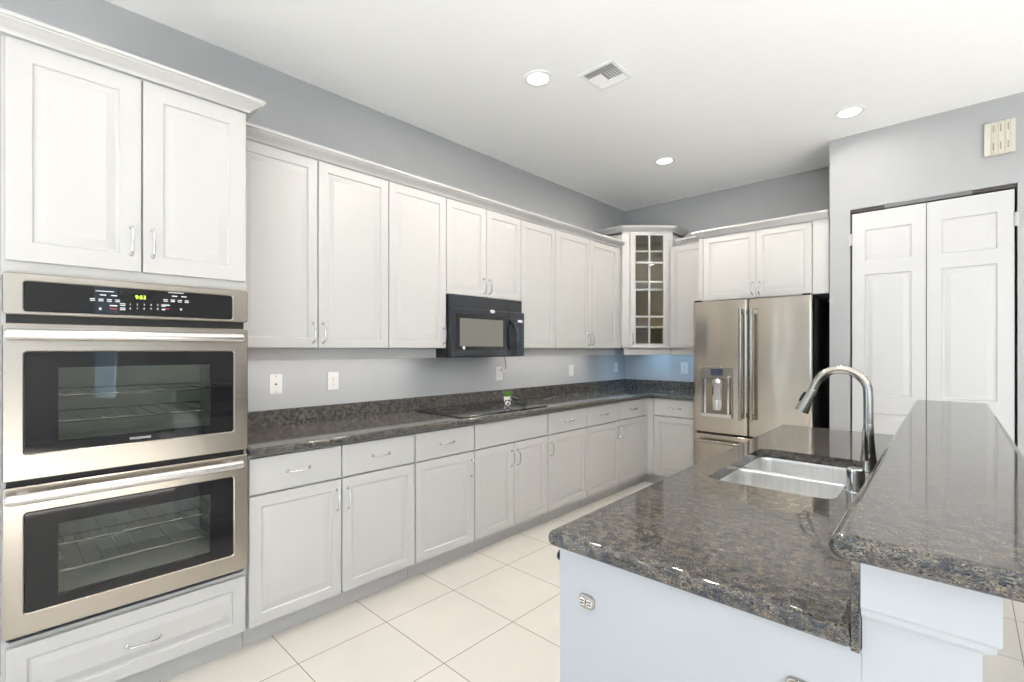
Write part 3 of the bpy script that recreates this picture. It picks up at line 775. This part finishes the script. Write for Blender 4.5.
def bar_handle(par, x, z0, z1):
    def f(bm):
        tube([(x, -0.058, z0), (x, -0.058, z1)], 0.0145, 14)(bm)
        for z in (z0+0.03, z1-0.03): box(x-0.012, x+0.012, -0.056, 0.012, z-0.018, z+0.018, 0.003)(bm)
    part('handle', M['nickel'], par, f, label='long round steel bar handle')
bar_handle(ld, xs_-0.040, 0.775, 1.725)
bar_handle(rd, xs_+0.044, 0.775, 1.725)
def dh_(bm):
    tube([(0.045, -0.055, 0.560), (fw_-0.045, -0.055, 0.560)], 0.0145, 14)(bm)
    for x in (0.085, fw_-0.085): box(x-0.018, x+0.018, -0.053, 0.012, 0.548, 0.572, 0.003)(bm)
part('handle', M['nickel'], dr, dh_, label='horizontal steel bar handle')
# dispenser: raised bezel round a niche
qx0, qx1, qz0, qz1 = 0.082, 0.352, 0.775, 1.222
dsp = part('dispenser', M['nickel'], ld, frame_xz(qx0, qx1, qz0, qz1, qx0+0.014, qx1-0.014, qz0+0.030, 1.118, 0.004, -0.010, 0.008, 0.006, 0.003), label='satin steel water dispenser bezel')
part('niche', M['niche'], dsp, box(qx0+0.014, qx1-0.014, -0.001, 0.001, qz0+0.03, 1.118), label='brown-grey steel back of the niche')
part('display', M['lcd'], dsp, box(qx0+0.085, qx0+0.185, -0.0125, -0.009, 1.145, 1.205, 0.001), label='blue-grey display')
cells = [(qx0+0.065, 1.150+0.022*k, 0.02, 0.008) for k in range(3)] + [(qx0+0.207, 1.150+0.022*k, 0.02, 0.008) for k in range(3)]
dashes(cells, 'button', M['nickel'], dsp, -0.0103)
part('cup_rest', M['steelh'], dsp, box(qx0+0.004, qx1-0.004, -0.030, -0.002, qz0+0.002, qz0+0.034, 0.004))
part('side_post', M['chrome'], dsp, tube([(qx0+0.034, -0.008, qz0+0.034), (qx0+0.034, -0.008, 1.116)], 0.014, 12))
part('side_post', M['chrome'], dsp, tube([(qx1-0.034, -0.008, qz0+0.034), (qx1-0.034, -0.008, 1.116)], 0.014, 12))
part('water_column', M['chrome'], dsp, lathe([(0.045, 0.84), (0.050, 0.95), (0.050, 1.09), (0.040, 1.115)], 20, ((qx0+qx1)/2+0.005, 0.0, 0)))
part('paddle', M['steelh'], dsp, box((qx0+qx1)/2-0.012, (qx0+qx1)/2+0.050, -0.058, -0.050, 0.93, 1.085, 0.003))
part('lock_knob', M['chrome'], dsp, lathe([(0.014, -0.010), (0.014, -0.022), (0.010, -0.026), (0.0, -0.026)], 16, (qx1-0.030, 0, 1.130), 'Y'))
part('hinge_cover', M['black'], t, box(0.01, 0.07, 0.01, 0.07, fh+0.001, fh+0.014, 0.003))
part('hinge_cover', M['black'], t, box(fw_-0.07, fw_-0.01, 0.01, 0.07, fh+0.001, fh+0.014, 0.003))

# ---------------------------------------------------------------- island (turned one degree)
ISL = []
IO = Vector((-0.755, 0.922, 0))
ICX0, ICX1, ICY0, ICY1 = -0.755, -0.1335, 0.922, 3.20
hole = rrect(-0.646, -0.266, 1.680, 2.356, 0.045, 6)
o = slab('island_worktop', [fillet([(ICX0, ICY0), (ICX1, ICY0), (ICX1, ICY1), (ICX0, ICY1)], (0, 3), 0.022)], 0.893, 0.931, 0.016, M['gran'], holes=hole)
tag(o, 'lower granite worktop of the island around the sink', 'worktop'); ISL.append(o)
o = slab('bar_top', [fillet([(-0.160, 0.890), (0.145, 0.890), (0.145, 3.65), (-0.160, 3.65)], (0, 1, 2, 3), 0.022)], 1.046, 1.086, 0.019, M['gran'])
tag(o, 'raised narrow granite bar top on the right of the island', 'bar top'); ISL.append(o)
o = part('granite_riser', M['gran'], None, box(-0.133, -0.121, 0.928, 3.58, 0.892, 1.0455, 0.001))
tag(o, 'upright granite strip between the island worktop and the raised bar', 'backsplash'); ISL.append(o)
t = thing('island_cabinet', 'white island base cabinet with a plain end panel under the sink worktop', 'cabinet', (-0.45, 0.944, 0))
ISL.append(t)
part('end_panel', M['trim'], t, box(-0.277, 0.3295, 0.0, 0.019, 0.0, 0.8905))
part('body', M['cab'], t, box(-0.257, -0.239, 0.019, 2.22, 0.10, 0.8905), box(0.305, 0.322, 0.019, 2.22, 0.0, 0.8905), box(-0.239, 0.305, 2.20, 2.22, 0.0, 0.8905), box(-0.239, 0.305, 0.019, 2.20, 0.10, 0.118))
part('toe_kick', M['cab'], t, box(-0.20, -0.185, 0.019, 2.20, 0.0, 0.0995))
for k, (a, b) in enumerate(((0.03, 0.50), (0.505, 0.97), (0.975, 1.44), (1.445, 1.91))):
    def lf(bm, a=a, b=b):
        loft([[( -0.257-y, px, pz) for px, pz in rrect(a+i, b-i, 0.115+i, 0.70-i, 0, 1)] for i, y in ((0, 0.0005), (0, 0.016), (0.004, 0.0195), (0.052, 0.0195), (0.060, 0.0145), (0.082, 0.0190))])(bm)
    d = part('door', M['cab'], t, lf)
    def lf2(bm, a=a, b=b):
        loft([[( -0.257-y, px, pz) for px, pz in rrect(a+i, b-i, 0.712+i, 0.876-i, 0, 1)] for i, y in ((0, 0.0005), (0, 0.016), (0.004, 0.0195))])(bm)
    part('drawer', M['cab'], t, lf2)
part('knob', M['black'], t, lathe([(0.006, -0.2765), (0.006, -0.288), (0.012, -0.292), (0.013, -0.299), (0.0, -0.302)], 14, (0, 0.030, 0.856), 'X'), label='small black knob')
t = thing('knee_wall', 'white painted knee wall with top trim board carrying the raised bar', 'wall', (-0.05, 0.955, 0)); ISL.append(t)
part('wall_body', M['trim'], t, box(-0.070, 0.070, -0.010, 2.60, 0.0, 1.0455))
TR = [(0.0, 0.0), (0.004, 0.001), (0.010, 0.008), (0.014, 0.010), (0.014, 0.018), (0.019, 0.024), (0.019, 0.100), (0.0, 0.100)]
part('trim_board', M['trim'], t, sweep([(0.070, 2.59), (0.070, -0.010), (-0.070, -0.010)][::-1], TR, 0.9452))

def outlet_plate(name, label, cat, loc, rz, w, h, mat, kind, group=None):
    t = thing(name, label, cat, loc, rz, group)
    part('plate', mat, t, rplate(-w/2, w/2, -h/2, h/2, 0.004, 0.0, -0.006, 0.002))
    if kind == 'duplex':
        for s in (-1, 1):
            r_ = part('receptacle', mat, t, rplate(-0.0165, 0.0165, s*0.020-0.014, s*0.020+0.014, 0.010, -0.005, -0.0085, 0.001))
            part('slots', M['tanslot'], r_, box(-0.0085, -0.0060, -0.0090, -0.0083, s*0.020-0.004, s*0.020+0.007), box(0.0060, 0.0085, -0.0090, -0.0083, s*0.020-0.004, s*0.020+0.007),
                 box(-0.0025, 0.0025, -0.0090, -0.0083, s*0.020-0.011, s*0.020-0.006))
    elif kind == 'jack':
        part('jack', M['slot'], t, lathe([(0.006, -0.005), (0.006, -0.009), (0.0, -0.009)], 12, (0, 0, 0), 'Y'))
    elif kind == 'switch':
        part('rocker', mat, t, rplate(-0.0165, 0.0165, -0.033, 0.033, 0.002, -0.005, -0.0095, 0.0015))
    part('screw', M['pull'], t, *[lathe([(0.003, -0.0055), (0.003, -0.0068), (0.0, -0.0070)], 8, (0, 0, z), 'Y') for z in ((-0.047, 0.047) if kind != 'duplex' else (0.0,))])
    return t
WL = XL-0.0002
outlet_plate('jack_plate', 'white wall plate with a small black jack, nearest the double oven', 'wall plate', (WL, 1.104, 1.172), RL, 0.072, 0.116, M['plate'], 'jack')
outlet_plate('power_outlet', 'white duplex power outlet on the left wall between the jack plate and the microwave', 'power outlet', (WL, 1.458, 1.174), RL, 0.072, 0.116, M['plate'], 'duplex')
outlet_plate('power_outlet', 'white duplex power outlet below the microwave with a plug in it', 'power outlet', (WL, 2.975, 1.166), RL, 0.072, 0.116, M['plate'], 'duplex')
outlet_plate('wall_switch', 'white switch plate on the left wall midway between cooktop and corner', 'switch', (WL, 4.03, 1.158), RL, 0.080, 0.116, M['plate'], 'switch')
outlet_plate('wall_switch', 'white switch plate on the left wall close to the corner', 'switch', (WL, 4.905, 1.166), RL, 0.075, 0.112, M['plate'], 'switch')
outlet_plate('power_outlet', 'white duplex power outlet on the blue-grey back wall beside the refrigerator', 'power outlet', (-2.228, YB+0.0002, 1.172), 0, 0.078, 0.125, M['plate'], 'duplex')
t = thing('power_plug', 'small plug with a thin cord in the outlet under the microwave', 'plug', (XL+0.012, 2.995, 1.20), RL)
part('plug_body', M['plate'], t, box(-0.014, 0.014, -0.028, -0.001, -0.012, 0.012, 0.004))
part('cord', M['slot'], t, tube([(0.0, -0.028, 0.0), (0.012, -0.040, 0.010), (0.022, -0.034, 0.04), (0.024, -0.02, 0.08), (0.02, -0.015, 0.117)], 0.0035, 6))

# metal outlet plates on the island end panel
def metal_outlet(label, x, z):
    t = thing('metal_outlet', label, 'power outlet', (x, 0.9439, z)); ISL.append(t)
    w, h = 0.043, 0.033
    part('plate', M['nickel'], t, rplate(-w/2, w/2, -h/2, h/2, 0.012, 0.0, -0.007, 0.003))
    for s in (-1, 1):
        r_ = part('receptacle', M['chrome'], t, rplate(s*0.0098-0.0078, s*0.0098+0.0078, -0.009, 0.009, 0.006, -0.006, -0.0095, 0.001))
        part('slots', M['slot'], r_, box(s*0.0098-0.005, s*0.0098+0.005, -0.0101, -0.0093, 0.002, 0.0045), box(s*0.0098-0.005, s*0.0098+0.005, -0.0101, -0.0093, -0.0045, -0.002))
    part('screw', M['slot'], t, lathe([(0.003, -0.0065), (0.003, -0.0082), (0, -0.0085)], 8, (0, 0, 0), 'Y'))
metal_outlet('small oval metal outlet plate high on the white island end panel', -0.646, 0.785)
metal_outlet('metal outlet plate low on the island end panel, cut by the bottom of the photo', -0.208, 0.788)

# ---------------------------------------------------------------- sink, faucet, air gap
t = thing('kitchen_sink', 'stainless steel undermount double-bowl sink in the island worktop', 'sink', (-0.4675, 2.015, 0.70)); ISL.append(t)
def bowl(x0, x1, y0, y1, depth, top):
    zt = top-0.70
    spec = [(0.0, zt, 0.050), (0.004, zt-0.012, 0.048), (0.010, zt-depth*0.6, 0.048), (0.014, zt-depth+0.03, 0.050), (0.022, zt-depth+0.010, 0.050), (0.040, zt-depth, 0.045)]
    rings = [[(px, py, z) for px, py in rrect(x0+i, x1-i, y0+i, y1-i, r_, 6)] for i, z, r_ in spec]
    return loft(rings, capa=False)
L0 = Vector((-0.4675, 2.015))
def addsol(o, th):
    md = o.modifiers.new('solid', 'SOLIDIFY'); md.thickness = th; md.offset = -1.0 if False else 1.0
sx0, sx1 = -0.650-L0.x, -0.262-L0.x
b1 = part('bowl', M['sinkst'], t, bowl(sx0, sx1, 1.676-L0.y, 2.062-L0.y, 0.200, 0.8915))
b2 = part('bowl', M['sinkst'], t, bowl(sx0, sx1, 2.092-L0.y, 2.360-L0.y, 0.170, 0.8915))
def rimf(bm):
    zt = 0.8915-0.70
    box(sx0-0.0, sx1+0.0, 2.060-L0.y, 2.094-L0.y, zt-0.014, zt, 0.005, 3)(bm)
    for a, b, c, d_ in ((sx0-0.025, sx0+0.0005, 1.652, 2.385), (sx1-0.0005, sx1+0.025, 1.652, 2.385), (sx0, sx1, 1.652, 1.6765), (sx0, sx1, 2.3595, 2.385)):
        box(a, b, c-L0.y, d_-L0.y, zt-0.002, zt+0.001)(bm)
part('rim', M['sinkst'], t, rimf)
for cy, dp in ((1.87, 0.200), (2.226, 0.170)):
    zz = 0.8915-0.70-dp
    part('drain', M['chrome'], t, lathe([(0.045, zz+0.0005), (0.045, zz+0.003), (0.036, zz+0.003), (0.030, zz-0.004+0.005), (0.0, zz+0.001)], 24, (0, cy-L0.y, 0)))

FX, FYY = -0.234, 2.175
t = thing('faucet', 'brushed nickel gooseneck pull-down faucet behind the sink', 'faucet', (FX, FYY, 0.931)); ISL.append(t)
part('base', M['nickel'], t, lathe([(0.030, 0.0003), (0.030, 0.004), (0.0275, 0.009), (0.0255, 0.03), (0.021, 0.08), (0.0165, 0.135), (0.0160, 0.165), (0.0152, 0.175)], 28))
# neck: rises, arches over towards the sink (-x)
path = [(0, 0, 0.17), (0, 0, 0.262)]
R_ = 0.085
for i in range(1, 15):
    a = PI*i/14*0.87; path.append((-R_+R_*math.cos(a), -0.0, 0.286+R_*math.sin(a)))
ex, _, ez = path[-1]; ta = PI*0.87; dx_, dz_ = -math.sin(ta), math.cos(ta)
path.append((ex+dx_*0.03, 0, ez+dz_*0.03))
part('neck', M['nickel'], t, tube(path, 0.0152, 16))
hx, hz_ = ex+dx_*0.03, ez+dz_*0.03
hp = [(hx+dx_*s, 0, hz_+dz_*s) for s in (0.0, 0.004, 0.03, 0.082, 0.098, 0.0985)]
sh = part('spray_head', M['nickel'], t, tube(hp, [0.0152, 0.0165, 0.0175, 0.0235, 0.0245, 0.018], 18))
mx_, mz_ = hx+dx_*0.045, hz_+dz_*0.045
nx_, nz_ = dz_, -dx_
part('button', M['black'], sh, tube([(mx_+nx_*0.018-dx_*0.022, 0, mz_+nz_*0.018-dz_*0.022), (mx_+nx_*0.0195, 0, mz_+nz_*0.0195), (mx_+nx_*0.0215+dx_*0.020, 0, mz_+nz_*0.0215+dz_*0.020)], [0.006, 0.008, 0.006], 10))
part('nozzle', M['slot'], sh, tube([(hx+dx_*0.0984, 0, hz_+dz_*0.0984), (hx+dx_*0.100, 0, hz_+dz_*0.100)], 0.017, 16))
lv = part('lever', M['nickel'], t, tube([(-0.004, -0.022, 0.060), (-0.005, -0.036, 0.062)], 0.013, 14),
          tube([(-0.006, -0.036, 0.045), (-0.007, -0.040, 0.080), (-0.008, -0.042, 0.130), (-0.008, -0.043, 0.158)], [0.0105, 0.0095, 0.0075, 0.006], 12))
t = thing('air_gap', 'short chrome dishwasher air gap cap in front of the faucet', 'air gap', (-0.232, 1.825, 0.931)); ISL.append(t)
part('flange', M['chrome'], t, lathe([(0.029, 0.0003), (0.029, 0.003), (0.025, 0.005)], 24))
part('cap', M['chrome'], t, lathe([(0.0245, 0.005), (0.0245, 0.066), (0.0235, 0.072), (0.020, 0.075), (0.014, 0.075), (0.0135, 0.069), (0.0, 0.069)], 28))

# turn all island things about the island's near left corner
Rm = Matrix.Translation(IO) @ Matrix.Rotation(math.radians(1.0), 4, 'Z') @ Matrix.Translation(-IO)
bpy.context.view_layer.update()
for o in ISL:
    o.matrix_world = Rm @ o.matrix_world

# ---------------------------------------------------------------- little things on the cooktop
PZ = 0.9382
t = thing('potted_plant', 'small green grass plant in a white pot on the cooktop', 'plant', (-2.655, 2.765, PZ))
part('pot', M['pot'], t, lathe([(0.024, 0.0003), (0.026, 0.004), (0.031, 0.058), (0.031, 0.062), (0.028, 0.062), (0.027, 0.052), (0.0, 0.052)], 20))
part('soil', M['soil'], t, lathe([(0.0265, 0.0525), (0.0, 0.056)], 14))
def grass(bm):
    for i in range(90):
        a = random.uniform(0, 2*PI); r0 = random.uniform(0, 0.022); h = random.uniform(0.03, 0.052); lean = random.uniform(0.0, 0.016)+r0*0.5
        c, s = math.cos(a), math.sin(a)
        p = [(r0*c, r0*s, 0.054), ((r0+lean*0.4)*c, (r0+lean*0.4)*s, 0.054+h*0.6), ((r0+lean)*c, (r0+lean)*s, 0.054+h)]
        tube(p, [0.0022, 0.0020, 0.0004], 4)(bm)
part('foliage', M['leaf'], t, grass)
t = thing('motorcycle_figurine', 'black metal motorcycle figurine standing on the cooktop before the potted plant', 'figurine', (-2.450, 2.640, PZ), 0.75)
t.scale = (0.86, 0.86, 0.86)
for x in (-0.068, 0.070):
    w = part('wheel', M['matblack'], t, lathe([(0.034, -0.006), (0.036, 0.0), (0.034, 0.006), (0.027, 0.006), (0.026, 0.0), (0.027, -0.006), (0.034, -0.006)], 24, (x, 0, 0.0362), 'Y', cap=False))
    part('spokes', M['black'], w, *[tube([(x+0.027*math.cos(a), 0, 0.036+0.027*math.sin(a)), (x-0.027*math.cos(a), 0, 0.036-0.027*math.sin(a))], 0.0014, 5) for a in (0.2, 1.25, 2.3)],
         lathe([(0.006, -0.009), (0.006, 0.009)], 10, (x, 0, 0.036), 'Y'))
part('frame', M['matblack'], t, tube([(0.070, 0.008, 0.036), (0.02, 0.008, 0.040), (-0.02, 0.006, 0.048), (-0.036, 0.0, 0.086)], 0.0032, 6), tube([(0.070, -0.008, 0.036), (0.02, -0.008, 0.040), (-0.02, -0.006, 0.048), (-0.036, 0.0, 0.086)], 0.0032, 6),
     tube([(-0.036, 0, 0.084), (0.03, 0, 0.066), (0.078, 0, 0.070)], 0.004, 6))
part('fork', M['matblack'], t, tube([(-0.068, 0.009, 0.036), (-0.038, 0.009, 0.094)], 0.003, 6), tube([(-0.068, -0.009, 0.036), (-0.038, -0.009, 0.094)], 0.003, 6))
part('engine', M['black'], t, lathe([(0.010, -0.014), (0.015, -0.012), (0.015, 0.012), (0.010, 0.014)], 14, (0.002, 0, 0.044), 'Y'), tube([(0.002, 0, 0.05), (-0.012, 0, 0.068)], 0.009, 8))
part('fuel_tank', M['black'], t, tube([(-0.034, 0, 0.084), (-0.020, 0, 0.087), (0.0, 0, 0.083), (0.016, 0, 0.076)], [0.005, 0.012, 0.012, 0.006], 12))
part('seat', M['matblack'], t, tube([(0.014, 0, 0.076), (0.030, 0, 0.073), (0.055, 0, 0.076), (0.082, 0, 0.082)], [0.006, 0.009, 0.009, 0.005], 10))
part('handlebar', M['matblack'], t, tube([(-0.022, -0.030, 0.108), (-0.034, -0.014, 0.106), (-0.038, 0, 0.096), (-0.034, 0.014, 0.106), (-0.022, 0.030, 0.108)], 0.003, 6))
part('exhaust', M['black'], t, tube([(0.0, 0.015, 0.034), (0.03, 0.017, 0.026), (0.085, 0.017, 0.028)], [0.003, 0.004, 0.006], 8))
part('headlight', M['pull'], t, lathe([(0.004, -0.040), (0.009, -0.050), (0.009, -0.053), (0.0, -0.054)], 12, (0, 0, 0.094), 'X'))

# ---------------------------------------------------------------- ceiling fixtures and wall fixtures
def can_light(label, x, y, power=16.0):
    t = thing('ceiling_light', label, 'ceiling light', (x, y, ZC), 0, 'recessed ceiling lights')
    part('trim_ring', M['vent'], t, lathe([(0.092, -0.0002), (0.092, -0.004), (0.086, -0.007), (0.066, -0.005), (0.062, -0.0015)], 36, cap=False))
    part('lens', M['lens'], t, lathe([(0.068, -0.0025), (0.058, -0.006), (0.030, -0.009), (0.0, -0.010)], 32))
    ld_ = bpy.data.lights.new('lamp_bulb', 'AREA'); ld_.shape = 'DISK'; ld_.size = 0.12; ld_.energy = power; ld_.color = (1.0, 0.94, 0.86)
    lo = bpy.data.objects.new('lamp_bulb', ld_); C.objects.link(lo); lo.parent = t; lo.location = (0, 0, -0.013)
    return t
can_light('recessed ceiling light nearest the camera, left of the air vent', -1.89, 2.237, 16.0)
can_light('recessed ceiling light in front of the far corner above the corner cabinet', -1.912, 3.978, 18.0)
can_light('recessed ceiling light on the right, next to the pantry wall', -0.58, 4.043, 6.0)
for x, y, p_ in ((-0.60, 2.24, 30.0), (-1.90, 0.45, 2.0), (-0.60, 0.45, 2.0), (1.6, 2.6, 3.0), (1.6, -0.6, 3.0), (3.6, 2.6, 3.0)):  # extra unseen lights, added to brighten the kitchen and the room
    can_light('added unseen recessed ceiling light, over the room', x, y, p_)

t = thing('ceiling_vent', 'square white louvred air vent in the ceiling', 'air vent', (-1.572, 2.492, ZC))
vs_ = 0.118
part('frame', M['vent'], t, box(-vs_, vs_, -vs_, -vs_+0.022, -0.008, -0.0003, 0.002), box(-vs_, vs_, vs_-0.022, vs_, -0.008, -0.0003, 0.002), box(-vs_, -vs_+0.022, -vs_+0.022, vs_-0.022, -0.008, -0.0003, 0.002), box(vs_-0.022, vs_, -vs_+0.022, vs_-0.022, -0.008, -0.0003, 0.002))
part('backing', M['ventdark'], t, box(-vs_+0.02, vs_-0.02, -vs_+0.02, vs_-0.02, -0.0016, -0.0004))
def slat(a, b, dirx, tilt):
    """thin tilted blade centred on the line a-b"""
    def f(bm):
        A_, B_ = Vector(a), Vector(b); w = Vector(dirx)*0.007
        up_ = Vector((0, 0, 1))*0.0045*tilt; th = Vector((0, 0, 0.0008))
        q = [A_-w-up_, A_+w+up_, B_+w+up_, B_-w-up_]
        loft([[tuple(p) for p in q], [tuple(p+th) for p in q]])(bm)
    return f
zv = -0.0075
for k in range(3): part('louvre', M['vent'], t, slat((-0.092, 0.088-k*0.017, zv), (0.092, 0.088-k*0.017, zv), (0, 1, 0), -1))
for k in range(3): part('louvre', M['vent'], t, slat((-0.092, -0.088+k*0.017, zv), (0.092, -0.088+k*0.017, zv), (0, 1, 0), 1))
for k in range(5): part('louvre', M['vent'], t, slat((-0.086+k*0.017, -0.042, zv), (-0.086+k*0.017, 0.042, zv), (1, 0, 0), 1))
for k in range(5): part('louvre', M['vent'], t, slat((0.086-k*0.017, -0.042, zv), (0.086-k*0.017, 0.042, zv), (1, 0, 0), -1))

t = thing('door_chime', 'cream slotted door chime box high on the wall above the pantry doors', 'door chime', (0.170, PY-0.0003, 2.762))
def chime(bm):
    rplate(-0.073, 0.073, -0.108, 0.108, 0.004, 0.0, -0.028, 0.004)(bm)
    for x in (-0.030, 0.004, 0.038):
        loft([[(x-0.012+i, y, z0) for z0 in ()] or [(x-0.012+i, y, -0.104), (x+0.012-i, y, -0.104), (x+0.012-i, y, 0.104), (x-0.012+i, y, 0.104)] for i, y in ((0, -0.0275), (0.003, -0.036), (0.006, -0.037))])(bm)
part('housing', M['ivory'], t, chime)
for x in (-0.030, 0.004, 0.038):
    for z in (-0.055, 0.060): part('slot', M['tanslot'], t, box(x-0.0035, x+0.0035, -0.0376, -0.0365, z-0.024, z+0.024))
